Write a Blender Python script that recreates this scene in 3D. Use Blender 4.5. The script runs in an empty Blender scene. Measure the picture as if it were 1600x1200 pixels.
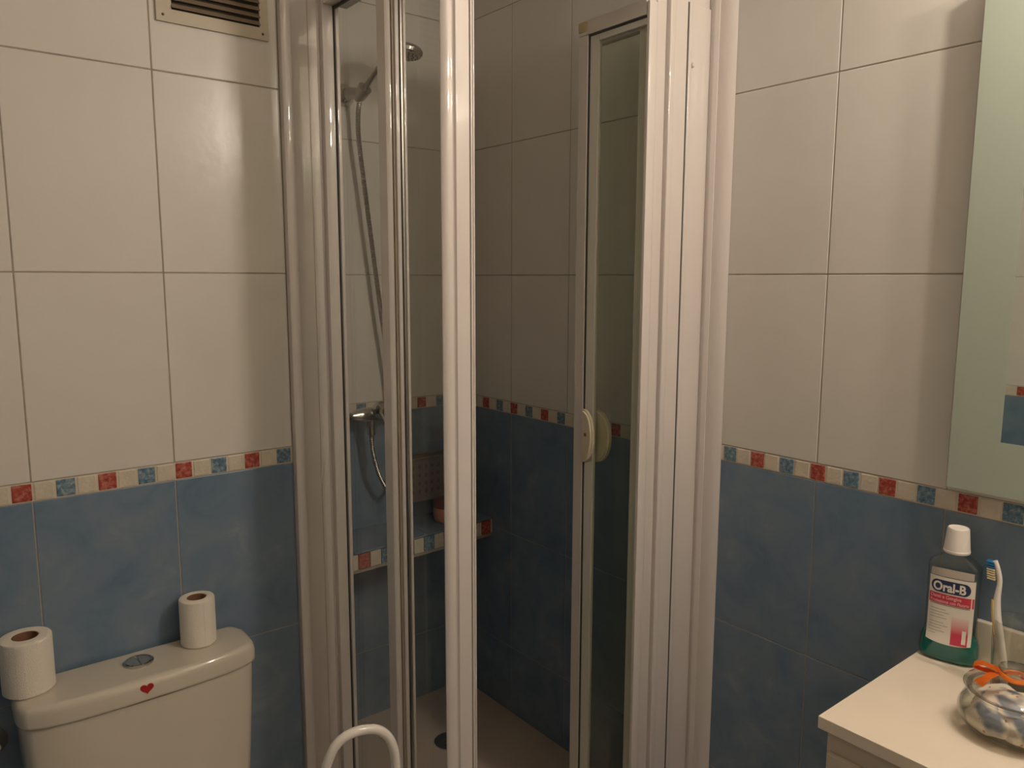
import bpy, bmesh, math, random
from mathutils import Vector, Matrix
random.seed(7)
S = bpy.context.scene
COL = S.collection
PI = math.pi

# ------------------------------------------------------------------ camera
cam_d = bpy.data.cameras.new('camera')
cam_d.sensor_width = 36.0
cam_d.lens = 1207.27 * 36.0 / 1600.0
cam_d.clip_start = 0.02
cam = bpy.data.objects.new('camera', cam_d)
COL.objects.link(cam)
PIT, YAW, ROLL = math.radians(7.794), math.radians(38.62), math.radians(0.129)
fw = Vector((math.sin(YAW), math.cos(YAW), 0)); rt = Vector((math.cos(YAW), -math.sin(YAW), 0)); up = Vector((0, 0, 1))
F = fw * math.cos(PIT) - up * math.sin(PIT)
U = up * math.cos(PIT) + fw * math.sin(PIT)
R = rt * math.cos(ROLL) + U * math.sin(ROLL)
U2 = U * math.cos(ROLL) - rt * math.sin(ROLL)
M = Matrix((R, U2, -F)).transposed().to_4x4()
M.translation = Vector((0, 0, 1.52))
cam.matrix_world = M
S.camera = cam

# ------------------------------------------------------------------ world, exposure
w = bpy.data.worlds.new('world'); S.world = w; w.use_nodes = True
w.node_tree.nodes['Background'].inputs[0].default_value = (1.0, 0.85, 0.7, 1)
w.node_tree.nodes['Background'].inputs[1].default_value = 0.02
S.view_settings.view_transform = 'Standard'
S.view_settings.look = 'None'
S.view_settings.exposure = 1.05
S.view_settings.gamma = 1.0
S.view_settings.use_curve_mapping = False
BULB = 230.0          # strength of the two bulbs over the mirror
BULB_COL = (1.0, 0.86, 0.72)

# ------------------------------------------------------------------ room numbers (metres)
YA, XB, YS, XL, YF, XR = 1.6258, 1.4466, 2.0725, -0.26, -0.90, 0.701
HC = 2.50
JW = [2.293, 1.911, 1.529, 1.147]      # joints of the white tiles
ZB = 1.111                              # underside of the border
JB = [0.732, 0.358, -0.016]

# ------------------------------------------------------------------ materials
def nodes(name):
    m = bpy.data.materials.new(name); m.use_nodes = True
    nt = m.node_tree; b = nt.nodes['Principled BSDF']
    return m, nt, b
def setp(b, **k):
    names = dict(col='Base Color', rough='Roughness', metal='Metallic', spec='Specular IOR Level', coat='Coat Weight', sss='Subsurface Weight')
    for a, v in k.items():
        if a == 'col': v = (v[0], v[1], v[2], 1)
        b.inputs[names[a]].default_value = v
def plain(name, col, rough=.5, metal=0, spec=.5, bump=0, bscale=200, coat=0, vary=0, vscale=20):
    m, nt, b = nodes(name); setp(b, col=col, rough=rough, metal=metal, spec=spec, coat=coat)
    if bump or vary:
        g = nt.nodes.new('ShaderNodeNewGeometry')
    if bump:
        n = nt.nodes.new('ShaderNodeTexNoise'); n.inputs['Scale'].default_value = bscale; n.inputs['Detail'].default_value = 3
        bp = nt.nodes.new('ShaderNodeBump'); bp.inputs['Strength'].default_value = bump; bp.inputs['Distance'].default_value = .002
        nt.links.new(g.outputs['Position'], n.inputs['Vector'])
        nt.links.new(n.outputs['Fac'], bp.inputs['Height']); nt.links.new(bp.outputs['Normal'], b.inputs['Normal'])
    if vary:
        n = nt.nodes.new('ShaderNodeTexNoise'); n.inputs['Scale'].default_value = vscale; n.inputs['Detail'].default_value = 4
        r = nt.nodes.new('ShaderNodeValToRGB')
        r.color_ramp.elements[0].position = .3; r.color_ramp.elements[1].position = .7
        r.color_ramp.elements[0].color = tuple(c * (1 - vary) for c in col) + (1,)
        r.color_ramp.elements[1].color = tuple(min(1, c * (1 + vary)) for c in col) + (1,)
        nt.links.new(g.outputs['Position'], n.inputs['Vector'])
        nt.links.new(n.outputs['Fac'], r.inputs['Fac']); nt.links.new(r.outputs['Color'], b.inputs['Base Color'])
    return m
def ramp_mat(name, stops, scale, rough=.3, detail=6, bump=.1, bscale=120, bdist=.001, distort=0, spec=.5):
    m, nt, b = nodes(name); setp(b, rough=rough, spec=spec)
    g = nt.nodes.new('ShaderNodeNewGeometry')
    n = nt.nodes.new('ShaderNodeTexNoise'); n.inputs['Scale'].default_value = scale; n.inputs['Detail'].default_value = detail
    n.inputs['Distortion'].default_value = distort; n.inputs['Roughness'].default_value = .62
    r = nt.nodes.new('ShaderNodeValToRGB'); e = r.color_ramp.elements
    while len(e) > 1: e.remove(e[-1])
    e[0].position = stops[0][0]; e[0].color = stops[0][1] + (1,)
    for p, c in stops[1:]:
        q = e.new(p); q.color = c + (1,)
    nt.links.new(g.outputs['Position'], n.inputs['Vector'])
    nt.links.new(n.outputs['Fac'], r.inputs['Fac']); nt.links.new(r.outputs['Color'], b.inputs['Base Color'])
    if bump:
        n2 = nt.nodes.new('ShaderNodeTexNoise'); n2.inputs['Scale'].default_value = bscale; n2.inputs['Detail'].default_value = 2
        bp = nt.nodes.new('ShaderNodeBump'); bp.inputs['Strength'].default_value = bump; bp.inputs['Distance'].default_value = bdist
        nt.links.new(g.outputs['Position'], n2.inputs['Vector'])
        nt.links.new(n2.outputs['Fac'], bp.inputs['Height']); nt.links.new(bp.outputs['Normal'], b.inputs['Normal'])
    return m
def clear(name, tint, refl=1.0, edge=None):
    """thin clear glass or plastic: light passes straight, with a fresnel reflection"""
    m = bpy.data.materials.new(name); m.use_nodes = True; nt = m.node_tree
    nt.nodes.remove(nt.nodes['Principled BSDF'])
    out = nt.nodes['Material Output']
    t = nt.nodes.new('ShaderNodeBsdfTransparent'); g = nt.nodes.new('ShaderNodeBsdfGlossy'); g.inputs['Roughness'].default_value = .02
    mx = nt.nodes.new('ShaderNodeMixShader'); f = nt.nodes.new('ShaderNodeLayerWeight'); f.inputs['Blend'].default_value = .5      # Schlick: .035 + .8 (1-cos)^5
    pw = nt.nodes.new('ShaderNodeMath'); pw.operation = 'POWER'; pw.inputs[1].default_value = 5
    mu = nt.nodes.new('ShaderNodeMath'); mu.operation = 'MULTIPLY_ADD'; mu.inputs[1].default_value = .8 * refl; mu.inputs[2].default_value = .035 * refl
    nt.links.new(f.outputs['Facing'], pw.inputs[0]); nt.links.new(pw.outputs[0], mu.inputs[0]); nt.links.new(mu.outputs[0], mx.inputs[0])
    nt.links.new(t.outputs[0], mx.inputs[1]); nt.links.new(g.outputs[0], mx.inputs[2]); nt.links.new(mx.outputs[0], out.inputs['Surface'])
    if edge:
        lw = nt.nodes.new('ShaderNodeLayerWeight'); lw.inputs['Blend'].default_value = .35
        c = nt.nodes.new('ShaderNodeMix'); c.data_type = 'RGBA'
        c.inputs[6].default_value = tint + (1,); c.inputs[7].default_value = edge + (1,)
        nt.links.new(lw.outputs['Facing'], c.inputs[0]); nt.links.new(c.outputs[2], t.inputs['Color'])
    else:
        t.inputs['Color'].default_value = tint + (1,)
    return m
def emit(name, col, s):
    m = bpy.data.materials.new(name); m.use_nodes = True; nt = m.node_tree
    nt.nodes.remove(nt.nodes['Principled BSDF'])
    e = nt.nodes.new('ShaderNodeEmission'); e.inputs[0].default_value = col + (1,); e.inputs[1].default_value = s
    nt.links.new(e.outputs[0], nt.nodes['Material Output'].inputs['Surface'])
    return m

MAT = {}
MAT['white_tile'] = ramp_mat('white_tile', [(.3, (.66, .63, .58)), (.7, (.69, .66, .61))], 6, rough=.24, bump=.16, bscale=55, bdist=.0015)
MAT['blue_tile'] = ramp_mat('blue_tile', [(.28, (.11, .17, .25)), (.46, (.155, .225, .31)), (.6, (.19, .25, .32)), (.76, (.26, .31, .36))], 9, rough=.3, detail=9, bump=.12, bscale=70, distort=.5)
MAT['cream_square'] = plain('cream_square', (.64, .57, .46), .3, bump=.5, bscale=160, vary=.06, vscale=50)
MAT['red_square'] = ramp_mat('red_square', [(.36, (.50, .20, .15)), (.5, (.40, .075, .05)), (.66, (.27, .03, .025))], 130, rough=.3, detail=3, bump=.4, bscale=200)
MAT['blue_square'] = ramp_mat('blue_square', [(.34, (.33, .38, .38)), (.5, (.13, .23, .31)), (.68, (.06, .12, .18))], 130, rough=.3, detail=3, bump=.4, bscale=200)
MAT['grout'] = plain('grout', (.40, .35, .29), .85, bump=.3, bscale=400, vary=.12, vscale=30)
MAT['grout_white'] = plain('grout_white', (.36, .31, .25), .8, bump=.3, bscale=400, vary=.15, vscale=30)
MAT['plaster'] = plain('plaster', (.78, .74, .68), .8, bump=.1, bscale=120)
MAT['floor_tile'] = plain('floor_tile', (.45, .40, .34), .4, vary=.12, vscale=12)
MAT['alu'] = plain('alu', (.665, .615, .58), .42, coat=1.0)
MAT['alu_cool'] = plain('alu_cool', (.66, .64, .58), .4)
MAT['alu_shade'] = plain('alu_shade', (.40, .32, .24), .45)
MAT['gasket'] = plain('gasket', (.05, .055, .045), .6)
MAT['yellowed'] = plain('yellowed', (.52, .42, .24), .5)
MAT['tray'] = plain('tray', (.52, .43, .36), .45, bump=.1, bscale=60, vary=.05, vscale=8)
MAT['chrome'] = plain('chrome', (.62, .60, .57), .12, metal=1)
MAT['chrome_dark'] = plain('chrome_dark', (.46, .43, .40), .28, metal=1)
MAT['rubber'] = plain('rubber', (.04, .04, .04), .5)
MAT['ivory'] = plain('ivory', (.60, .53, .40), .35)
MAT['rust'] = plain('rust', (.16, .05, .02), .8)
MAT['ceramic'] = plain('ceramic', (.64, .58, .48), .10, bump=.01, bscale=40, coat=.5)
MAT['seam'] = plain('seam', (.12, .10, .07), .8)
MAT['paper'] = plain('paper', (.82, .76, .66), .95, bump=.5, bscale=500, spec=.1)
MAT['paper_top'] = plain('paper_top', (.80, .74, .64), .95, bump=.4, bscale=900, spec=.1)
MAT['card'] = plain('card', (.24, .12, .065), .9)
MAT['heart'] = plain('heart', (.42, .012, .01), .45)
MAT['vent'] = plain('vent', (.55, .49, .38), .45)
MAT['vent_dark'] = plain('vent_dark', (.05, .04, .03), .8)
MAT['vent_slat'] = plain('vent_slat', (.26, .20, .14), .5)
MAT['laminate'] = plain('laminate', (.80, .70, .57), .38, vary=.02, vscale=12)
MAT['cabinet'] = plain('cabinet', (.58, .50, .40), .5)
MAT['frost'] = plain('frost', (.43, .49, .41), .38, spec=.6)
MAT['mirror'] = plain('mirror', (.84, .90, .86), .015, metal=1)
MAT['pane'] = clear('pane', (.965, .98, .965), 1.0)
MAT['pane_dark'] = clear('pane_dark', (.95, .97, .93), .8)
MAT['jar_glass'] = clear('jar_glass', (.98, .98, .96), 2.2, edge=(.78, .79, .72))
MAT['tumbler'] = clear('tumbler', (.97, .975, .96), 1.2, edge=(.68, .70, .66))
MAT['bottle'] = clear('bottle', (.95, .96, .95), 2.0, edge=(.66, .68, .66))
MAT['cap'] = plain('cap', (.85, .80, .73), .4)
MAT['label'] = plain('label', (.80, .75, .67), .5)
MAT['ink_blue'] = plain('ink_blue', (.02, .035, .11), .5)
MAT['ink_red'] = plain('ink_red', (.62, .045, .09), .5)
MAT['ink_pink'] = plain('ink_pink', (.85, .50, .50), .5)
MAT['ink_grey'] = plain('ink_grey', (.36, .34, .33), .6)
MAT['brush_white'] = plain('brush_white', (.80, .76, .70), .35)
MAT['brush_yellow'] = plain('brush_yellow', (.72, .55, .22), .4)
MAT['brush_blue'] = plain('brush_blue', (.01, .16, .38), .6)
MAT['brush_cream'] = plain('brush_cream', (.75, .66, .42), .7)
MAT['ribbon'] = plain('ribbon', (.85, .20, .02), .45, vary=.15, vscale=60)
MAT['soap_red'] = plain('soap_red', (.20, .035, .025), .4)
MAT['soap_orange'] = plain('soap_orange', (.72, .27, .15), .5, vary=.15, vscale=60)
MAT['basket'] = plain('basket', (.17, .135, .11), .6)
MAT['basket_dark'] = plain('basket_dark', (.10, .09, .07), .8)
MAT['pink'] = plain('pink', (.62, .06, .10), .4)
MAT['enamel'] = plain('enamel', (.72, .68, .62), .18, coat=.3)
MAT['door'] = plain('door', (.66, .60, .52), .45)
MAT['bulb'] = emit('bulb', BULB_COL, BULB)
# liquid: see-through coloured
def liquid_mat():
    m, nt, b = nodes('liquid'); setp(b, col=(.0, .29, .26), rough=.06)
    t = nt.nodes.new('ShaderNodeBsdfTransparent'); t.inputs['Color'].default_value = (.04, .72, .64, 1)
    mx = nt.nodes.new('ShaderNodeMixShader'); mx.inputs[0].default_value = .62
    nt.links.new(t.outputs[0], mx.inputs[1]); nt.links.new(b.outputs[0], mx.inputs[2])
    nt.links.new(mx.outputs[0], nt.nodes['Material Output'].inputs['Surface'])
    return m
MAT['liquid'] = liquid_mat()
# gradient block printed on the label
def grad_mat(z0, z1):
    m, nt, b = nodes('label_gradient'); setp(b, rough=.5)
    g = nt.nodes.new('ShaderNodeTexCoord'); s = nt.nodes.new('ShaderNodeSeparateXYZ')
    r = nt.nodes.new('ShaderNodeMapRange'); r.inputs[1].default_value = z0; r.inputs[2].default_value = z1
    c = nt.nodes.new('ShaderNodeValToRGB')
    c.color_ramp.elements[0].color = (.62, .05, .10, 1); c.color_ramp.elements[1].color = (.80, .70, .62, 1)
    nt.links.new(g.outputs['Object'], s.inputs[0]); nt.links.new(s.outputs[2], r.inputs[0])
    nt.links.new(r.outputs[0], c.inputs[0]); nt.links.new(c.outputs[0], b.inputs['Base Color'])
    return m
# printed cotton things in the jar
def fabric_mat():
    m, nt, b = nodes('jar_fabric'); setp(b, rough=.9)
    g = nt.nodes.new('ShaderNodeTexCoord')
    n = nt.nodes.new('ShaderNodeTexNoise'); n.inputs['Scale'].default_value = 26; n.inputs['Detail'].default_value = 1
    r = nt.nodes.new('ShaderNodeValToRGB'); e = r.color_ramp.elements
    e[0].position = .40; e[0].color = (.20, .23, .30, 1)
    e[1].position = .50; e[1].color = (.80, .72, .62, 1)
    v = nt.nodes.new('ShaderNodeTexVoronoi'); v.inputs['Scale'].default_value = 75
    lt = nt.nodes.new('ShaderNodeMath'); lt.operation = 'LESS_THAN'; lt.inputs[1].default_value = .16
    mx = nt.nodes.new('ShaderNodeMix'); mx.data_type = 'RGBA'; mx.inputs[7].default_value = (.50, .17, .04, 1)
    nt.links.new(g.outputs['Object'], n.inputs['Vector']); nt.links.new(g.outputs['Object'], v.inputs['Vector'])
    nt.links.new(n.outputs['Fac'], r.inputs['Fac']); nt.links.new(r.outputs['Color'], mx.inputs[6])
    nt.links.new(v.outputs['Distance'], lt.inputs[0]); nt.links.new(lt.outputs[0], mx.inputs[0])
    nt.links.new(mx.outputs[2], b.inputs['Base Color'])
    return m
MAT['fabric'] = fabric_mat()

# ------------------------------------------------------------------ helpers
def link(o, parent=None):
    COL.objects.link(o)
    if parent is not None: o.parent = parent
    return o
def obj(name, bm, mats, parent=None, smooth=True, angle=35, label=None):
    me = bpy.data.meshes.new(name)
    bmesh.ops.recalc_face_normals(bm, faces=bm.faces)
    bm.to_mesh(me); bm.free()
    for m in (mats if isinstance(mats, (list, tuple)) else [mats]): me.materials.append(MAT[m] if isinstance(m, str) else m)
    if smooth:
        me.polygons.foreach_set('use_smooth', [True] * len(me.polygons))
        me.set_sharp_from_angle(angle=math.radians(angle))
    o = bpy.data.objects.new(name, me)
    if label: o['label'] = label
    if smooth:
        wn = o.modifiers.new('weighted_normal', 'WEIGHTED_NORMAL'); wn.keep_sharp = True; wn.weight = 90
    return link(o, parent)
def tag(o, label, cat, group=None, kind=None):
    o['label'] = label; o['category'] = cat
    if group: o['group'] = group
    if kind: o['kind'] = kind
    return o
def thing(name, label, cat, loc=(0, 0, 0), rz=0, group=None):
    o = bpy.data.objects.new(name, None); o.location = loc; o.rotation_euler = (0, 0, rz); o.empty_display_size = .05
    link(o); return tag(o, label, cat, group)
def struct(o, label=None):
    o['kind'] = 'structure'
    if label: o['label'] = label
    return o
def box(bm, x0, x1, y0, y1, z0, z1, bev=0, seg=2, mi=0):
    vs = [bm.verts.new(p) for p in [(x0, y0, z0), (x1, y0, z0), (x1, y1, z0), (x0, y1, z0), (x0, y0, z1), (x1, y0, z1), (x1, y1, z1), (x0, y1, z1)]]
    fs = [bm.faces.new([vs[i] for i in q]) for q in [(0, 3, 2, 1), (4, 5, 6, 7), (0, 1, 5, 4), (1, 2, 6, 5), (2, 3, 7, 6), (3, 0, 4, 7)]]
    for f in fs: f.material_index = mi
    if bev:
        es = list({e for f in fs for e in f.edges})
        r = bmesh.ops.bevel(bm, geom=es, offset=bev, segments=seg, affect='EDGES', profile=.5)
        for f in r['faces']: f.material_index = mi
    return bm
def prism(bm, pts, z0, z1, mi=0, axis='z'):
    """extrude a polygon; axis z: pts are (x,y); axis y: pts are (x,z); axis x: pts are (y,z)"""
    def P(a, b, c):
        return (a, b, c) if axis == 'z' else ((a, c, b) if axis == 'y' else (c, a, b))
    lo = [bm.verts.new(P(p[0], p[1], z0)) for p in pts]; hi = [bm.verts.new(P(p[0], p[1], z1)) for p in pts]
    n = len(pts)
    fs = [bm.faces.new([lo[i], lo[(i + 1) % n], hi[(i + 1) % n], hi[i]]) for i in range(n)]
    fs.append(bm.faces.new(lo[::-1])); fs.append(bm.faces.new(hi))
    for f in fs: f.material_index = mi
    return fs
def rpoly(pts, n=4):
    """pts: (x, y, r) corners; rounds each by r"""
    out = []
    N = len(pts)
    for i in range(N):
        p = Vector(pts[i][:2]); a = Vector(pts[i - 1][:2]); b = Vector(pts[(i + 1) % N][:2]); r = pts[i][2] if len(pts[i]) > 2 else 0
        if r <= 0: out.append(tuple(p)); continue
        u = (a - p).normalized(); v = (b - p).normalized()
        r1 = min(r, (a - p).length * .49, (b - p).length * .49) if True else r
        s = p + u * r1; e = p + v * r1
        for k in range(n + 1):
            t = k / n
            out.append(tuple(s * (1 - t) ** 2 + p * 2 * t * (1 - t) + e * t * t))
    return out
def arc(a, b, k=.06, n=6):
    """points from a to b along a shallow convex arc (bulging to the right of a->b)"""
    a, b = Vector(a), Vector(b); d = b - a; nrm = Vector((d.y, -d.x))
    return [tuple(a + d * (i / n) + nrm * (k * 4 * (i / n) * (1 - i / n))) for i in range(n + 1)]
def tube(bm, pts, r, seg=10, closed=False, mi=0, cap=True):
    pts = [Vector(p) for p in pts]; n = len(pts); rings = []
    rr = r if isinstance(r, (list, tuple)) else [r] * n
    prev = None
    for i, p in enumerate(pts):
        t = (pts[(i + 1) % n] - pts[i - 1]) if closed else (pts[min(i + 1, n - 1)] - pts[max(i - 1, 0)])
        t.normalize()
        if prev is None:
            a = Vector((0, 0, 1)) if abs(t.z) < .9 else Vector((1, 0, 0))
            u = t.cross(a).normalized()
        else:
            u = (prev - t * prev.dot(t)).normalized()
        prev = u; v = t.cross(u)
        rings.append([bm.verts.new(p + (u * math.cos(2 * PI * k / seg) + v * math.sin(2 * PI * k / seg)) * rr[i]) for k in range(seg)])
    m = n if closed else n - 1
    for i in range(m):
        a, b = rings[i], rings[(i + 1) % n]
        for k in range(seg):
            f = bm.faces.new([a[k], a[(k + 1) % seg], b[(k + 1) % seg], b[k]]); f.material_index = mi
    if not closed and cap:
        for q in (rings[0][::-1], rings[-1]):
            f = bm.faces.new(q); f.material_index = mi
def spline(pts, k=8, closed=False):
    P = [Vector(p) for p in pts]; n = len(P); out = []
    rng = range(n) if closed else range(n - 1)
    for i in rng:
        p0 = P[(i - 1) % n] if closed or i > 0 else P[0]; p1 = P[i]; p2 = P[(i + 1) % n]; p3 = P[(i + 2) % n] if closed or i + 2 < n else P[-1]
        for j in range(k):
            t = j / k
            out.append(.5 * ((2 * p1) + (p2 - p0) * t + (2 * p0 - 5 * p1 + 4 * p2 - p3) * t * t + (-p0 + 3 * p1 - 3 * p2 + p3) * t ** 3))
    if not closed: out.append(P[-1])
    return out
def lathe(bm, prof, seg=32, c=(0, 0, 0), axis='z', mi=0, sx=1, sy=1):
    """prof: list of (r, h); r==0 closes"""
    rings = []
    def P(r, h, a):
        x, y, z = r * math.cos(a) * sx, r * math.sin(a) * sy, h
        if axis == 'x': x, y, z = z, x, y
        if axis == 'y': x, y, z = x, z, y
        return (c[0] + x, c[1] + y, c[2] + z)
    for r, h in prof:
        if r < 1e-6: rings.append([bm.verts.new(P(0, h, 0))])
        else: rings.append([bm.verts.new(P(r, h, 2 * PI * k / seg)) for k in range(seg)])
    for a, b in zip(rings, rings[1:]):
        for k in range(seg):
            k2 = (k + 1) % seg
            if len(a) == 1 and len(b) == 1: continue
            if len(a) == 1: f = bm.faces.new([a[0], b[k2], b[k]])
            elif len(b) == 1: f = bm.faces.new([a[k], a[k2], b[0]])
            else: f = bm.faces.new([a[k], a[k2], b[k2], b[k]])
            f.material_index = mi
def loft(bm, rings, mi=0, cap=True):
    vr = [[bm.verts.new(p) for p in r] for r in rings]; n = len(vr[0])
    for a, b in zip(vr, vr[1:]):
        for k in range(n):
            f = bm.faces.new([a[k], a[(k + 1) % n], b[(k + 1) % n], b[k]]); f.material_index = mi
    if cap:
        for q in (vr[0][::-1], vr[-1]):
            f = bm.faces.new(q); f.material_index = mi
def NB(): return bmesh.new()

# ------------------------------------------------------------------ tiled walls
mesh_cache = {}
def tile_mesh(w_, h_, th, mat, bev):
    key = (round(w_, 4), round(h_, 4), mat, bev, th)
    if key not in mesh_cache:
        bm = NB(); box(bm, 0, w_, -th, 0, 0, h_, bev, 2)
        bmesh.ops.recalc_face_normals(bm, faces=bm.faces)
        me = bpy.data.meshes.new('tile'); bm.to_mesh(me); bm.free(); me.materials.append(MAT[mat])
        mesh_cache[key] = me
    return mesh_cache[key]
G = .0022     # joint width
def put(name, parent, me, u, v, frame):
    org, ud, nd = frame          # org: point on the wall plane, ud: along, nd: into the wall (local +y)
    o = bpy.data.objects.new(name, me)
    link(o, parent)
    m = Matrix.Identity(4)
    m.col[0] = (*ud, 0); m.col[1] = (*nd, 0); m.col[2] = (0, 0, 1, 0)
    p = Vector(org) + Vector(ud) * u
    m.translation = (p.x, p.y, v)
    o.matrix_local = m
def tiles_on(parent, frame, L, joints, zlo, zhi, border_phase, hole=None):
    """frame local x runs 0..L; front face of the tiles lies on the wall plane (local y=0), body behind it at -y, so nd points to the room"""
    us = [0] + [j for j in sorted(joints) if .004 < j < L - .004] + [L]
    zs = sorted([z for z in JW if zlo < z < zhi] + [zhi])
    bands = [(JW[3] if i == 0 else zs[i - 1], z, 'white_tile') for i, z in enumerate(zs) if z > JW[3]]
    zb = [b for b in JB if b > zlo]
    prev = ZB
    for b in zb + [zlo]:
        bands.append((b, prev, 'blue_tile')); prev = b
    for z0, z1, mat in bands:
        for a, b in zip(us, us[1:]):
            w_, h_ = b - a - G, z1 - z0 - G
            if w_ < .003 or h_ < .003: continue
            put('tile', parent, tile_mesh(w_, h_, .006, mat, .0013), a + G / 2, z0 + G / 2, frame)
    bg = tile_mesh(L - .001, JW[3] - ZB - .001, .0053, 'cream_square', 0); put('border_bed', parent, bg, .0005, ZB + .0005, (Vector(frame[0]) + Vector(frame[2]) * .0, frame[1], frame[2]))
    p = .03538
    k0 = math.floor((0 - border_phase) / p) - 1
    for k in range(k0, k0 + int(L / p) + 4):
        a, b = border_phase + (k - .5) * p, border_phase + (k + .5) * p
        a2, b2 = max(a, 0), min(b, L)
        if b2 - a2 < .006: continue
        kk = k % 4
        mat = 'red_square' if kk == 0 else ('blue_square' if kk == 2 else 'cream_square')
        put('border_tile', parent, tile_mesh(b2 - a2 - .0035, JW[3] - ZB - .0035, .0065, mat, .0015), a2 + .00175, ZB + .00175, frame)

TH = .0014
def slab(name, x0, x1, y0, y1, z0, z1, mat='grout_white', label=None):
    bm = NB(); box(bm, x0, x1, y0, y1, z0, z1)
    # grout: lower half (under the border) gets the darker joint filler
    return struct(obj(name, bm, mat, smooth=False), label)
def two_tone(name, x0, x1, y0, y1, z0, z1):
    bm = NB(); box(bm, x0, x1, y0, y1, z0, JW[3], mi=1); box(bm, x0, x1, y0, y1, JW[3], z1, mi=0)
    return struct(obj(name, bm, ['grout_white', 'grout'], smooth=False))

# toilet wall
wa = two_tone('wall_back', XL - .1, XR - .004, YA + TH, YA + .12, 0, HC)
ja = [.1715 + .25 * k for k in range(-2, 3)]
# frame: local x = +x, local y(into room) = -y  -> z up keeps det = +1 if nd = (0,1,0); tiles use their -y side as body, so flip
# tile mesh body spans y in [-th, 0]; the visible face must be the room side. Room side faces:
def F_back(x0, y): return ((x0, y + .006, 0), (1, 0, 0), (0, 1, 0))             # visible face = local -th side (towards -y)
def F_right(y0, x): return ((x + .006, y0, 0), (0, -1, 0), (1, 0, 0))           # runs towards -y; visible face towards -x
def F_left(y0, x): return ((x - .006, y0, 0), (0, 1, 0), (-1, 0, 0))            # visible face towards +x
tiles_on(wa, F_back(XL, YA), .6725 - XL, [j - XL for j in ja], 0, HC, .156 - XL)
# shower back wall
ws = two_tone('wall_shower', XR - .1, XB + .1, YS + TH, YS + .12, 0, HC)
tiles_on(ws, F_back(XR, YS), XB - XR, [XB - .25 * k - XR for k in (1, 2)], 0, HC, 1.289 - XR)
# return wall of the shower recess
wr = two_tone('wall_recess', XR - .1, XR - TH, YA + .12, YS + TH, 0, HC)
tiles_on(wr, F_left(YA + .002, XR), YS - YA - .002, [.224], 0, HC, .05)
# right wall with mirror
wb = two_tone('wall_right', XB + TH, XB + .12, YF - .1, YS + TH, 0, HC)
jb = [.8148 + .25 * k for k in range(-7, 6)]
tiles_on(wb, F_right(YS, XB), YS - YF, [YS - j for j in jb], 0, HC, YS - 1.9435)
# left wall (seen in the mirror)
wl = two_tone('wall_left', XL - .1, XL - TH, YF - .1, YA + TH, 0, HC)
tiles_on(wl, F_left(YF, XL), YA - YF, [YA - .25 * k - YF for k in range(1, 11)], 0, HC, 1.125 - YF)
# wall behind the photographer, with the door
wf = struct(obj('wall_front', box(NB(), XL - .1, XB + .12, YF - .1, YF, 0, HC), 'plaster', smooth=False))
bm = NB(); box(bm, .10, .16, YF, YF + .02, 0, 2.06, .003); box(bm, .84, .90, YF, YF + .02, 0, 2.06, .003); box(bm, .10, .90, YF, YF + .02, 2.0, 2.06, .003)
d1 = struct(obj('door_1', box(NB(), .16, .84, YF + .002, YF + .012, .005, 2.0), 'door', smooth=False))
obj('door_frame', bm, 'door', d1, smooth=False)
bm = NB(); lathe(bm, [(0, 0), (.012, 0), (.012, .04), (0, .04)], 12, (.24, YF + .012, 1.02), 'y'); tube(bm, [(.24, YF + .05, 1.02), (.35, YF + .05, 1.02)], .009)
obj('door_handle', bm, 'chrome', d1)
for i, zz in enumerate((.12, 1.05)):
    bm = NB(); box(bm, .26, .74, YF + .008, YF + .017, zz, zz + .82, .004)
    obj('door_panel', bm, 'door', d1)
# floor of square tiles, ceiling
fl = struct(obj('floor', box(NB(), XL - .1, XB + .12, YF - .1, YS + .12, -.08, -.001), 'grout', smooth=False))
for i in range(6):
    for j in range(10):
        x0, y0 = XL + .31 * i, YF + .31 * j
        x1, y1 = min(x0 + .31, XB), min(y0 + .31, YA)
        if x1 - x0 < .02 or y1 - y0 < .02: continue
        key = ('f', round(x1 - x0, 3), round(y1 - y0, 3))
        if key not in mesh_cache:
            bm = NB(); box(bm, .0015, x1 - x0 - .0015, .0015, y1 - y0 - .0015, -.004, 0, .001, 1)
            me = bpy.data.meshes.new('floor_tile'); bm.to_mesh(me); bm.free(); me.materials.append(MAT['floor_tile']); mesh_cache[key] = me
        o = bpy.data.objects.new('tile', mesh_cache[key]); link(o, fl); o.location = (x0, y0, .003)
struct(obj('ceiling', box(NB(), XL - .1, XB + .12, YF - .1, YS + .12, HC, HC + .1), 'plaster', smooth=False))

# ------------------------------------------------------------------ shower tray
tz = .14
tray = thing('shower_tray', 'beige shower tray on the floor of the shower recess', 'shower tray', (1.07, 1.5, 0))
def local(t, bm):   # shift geometry to the thing's origin
    bmesh.ops.translate(bm, verts=bm.verts, vec=-Vector(t.location)); return bm
bm = NB()
box(bm, XR + .001, XB - .001, 1.20, YS - .001, .005, tz)
box(bm, XR - .012, XB - .001, 1.03, 1.20, .005, tz + .02, .006)
box(bm, XR - .012, .84, 1.20, YA - .002, .005, tz + .02, .005)
obj('tray_body', local(tray, bm), 'tray', tray)
bm = NB(); lathe(bm, [(0, 0), (.045, 0), (.045, .003), (.03, .005), (0, .004)], 24, (1.2, 1.8, tz + .0005))
obj('drain', local(tray, bm), 'chrome', tray)
for k in range(3):
    bm = NB(); box(bm, 1.175, 1.225, 1.783 + k * .014, 1.789 + k * .014, tz + .0045, tz + .0065)
    obj('drain_slot', local(tray, bm), 'rubber', tray, smooth=False)

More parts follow.
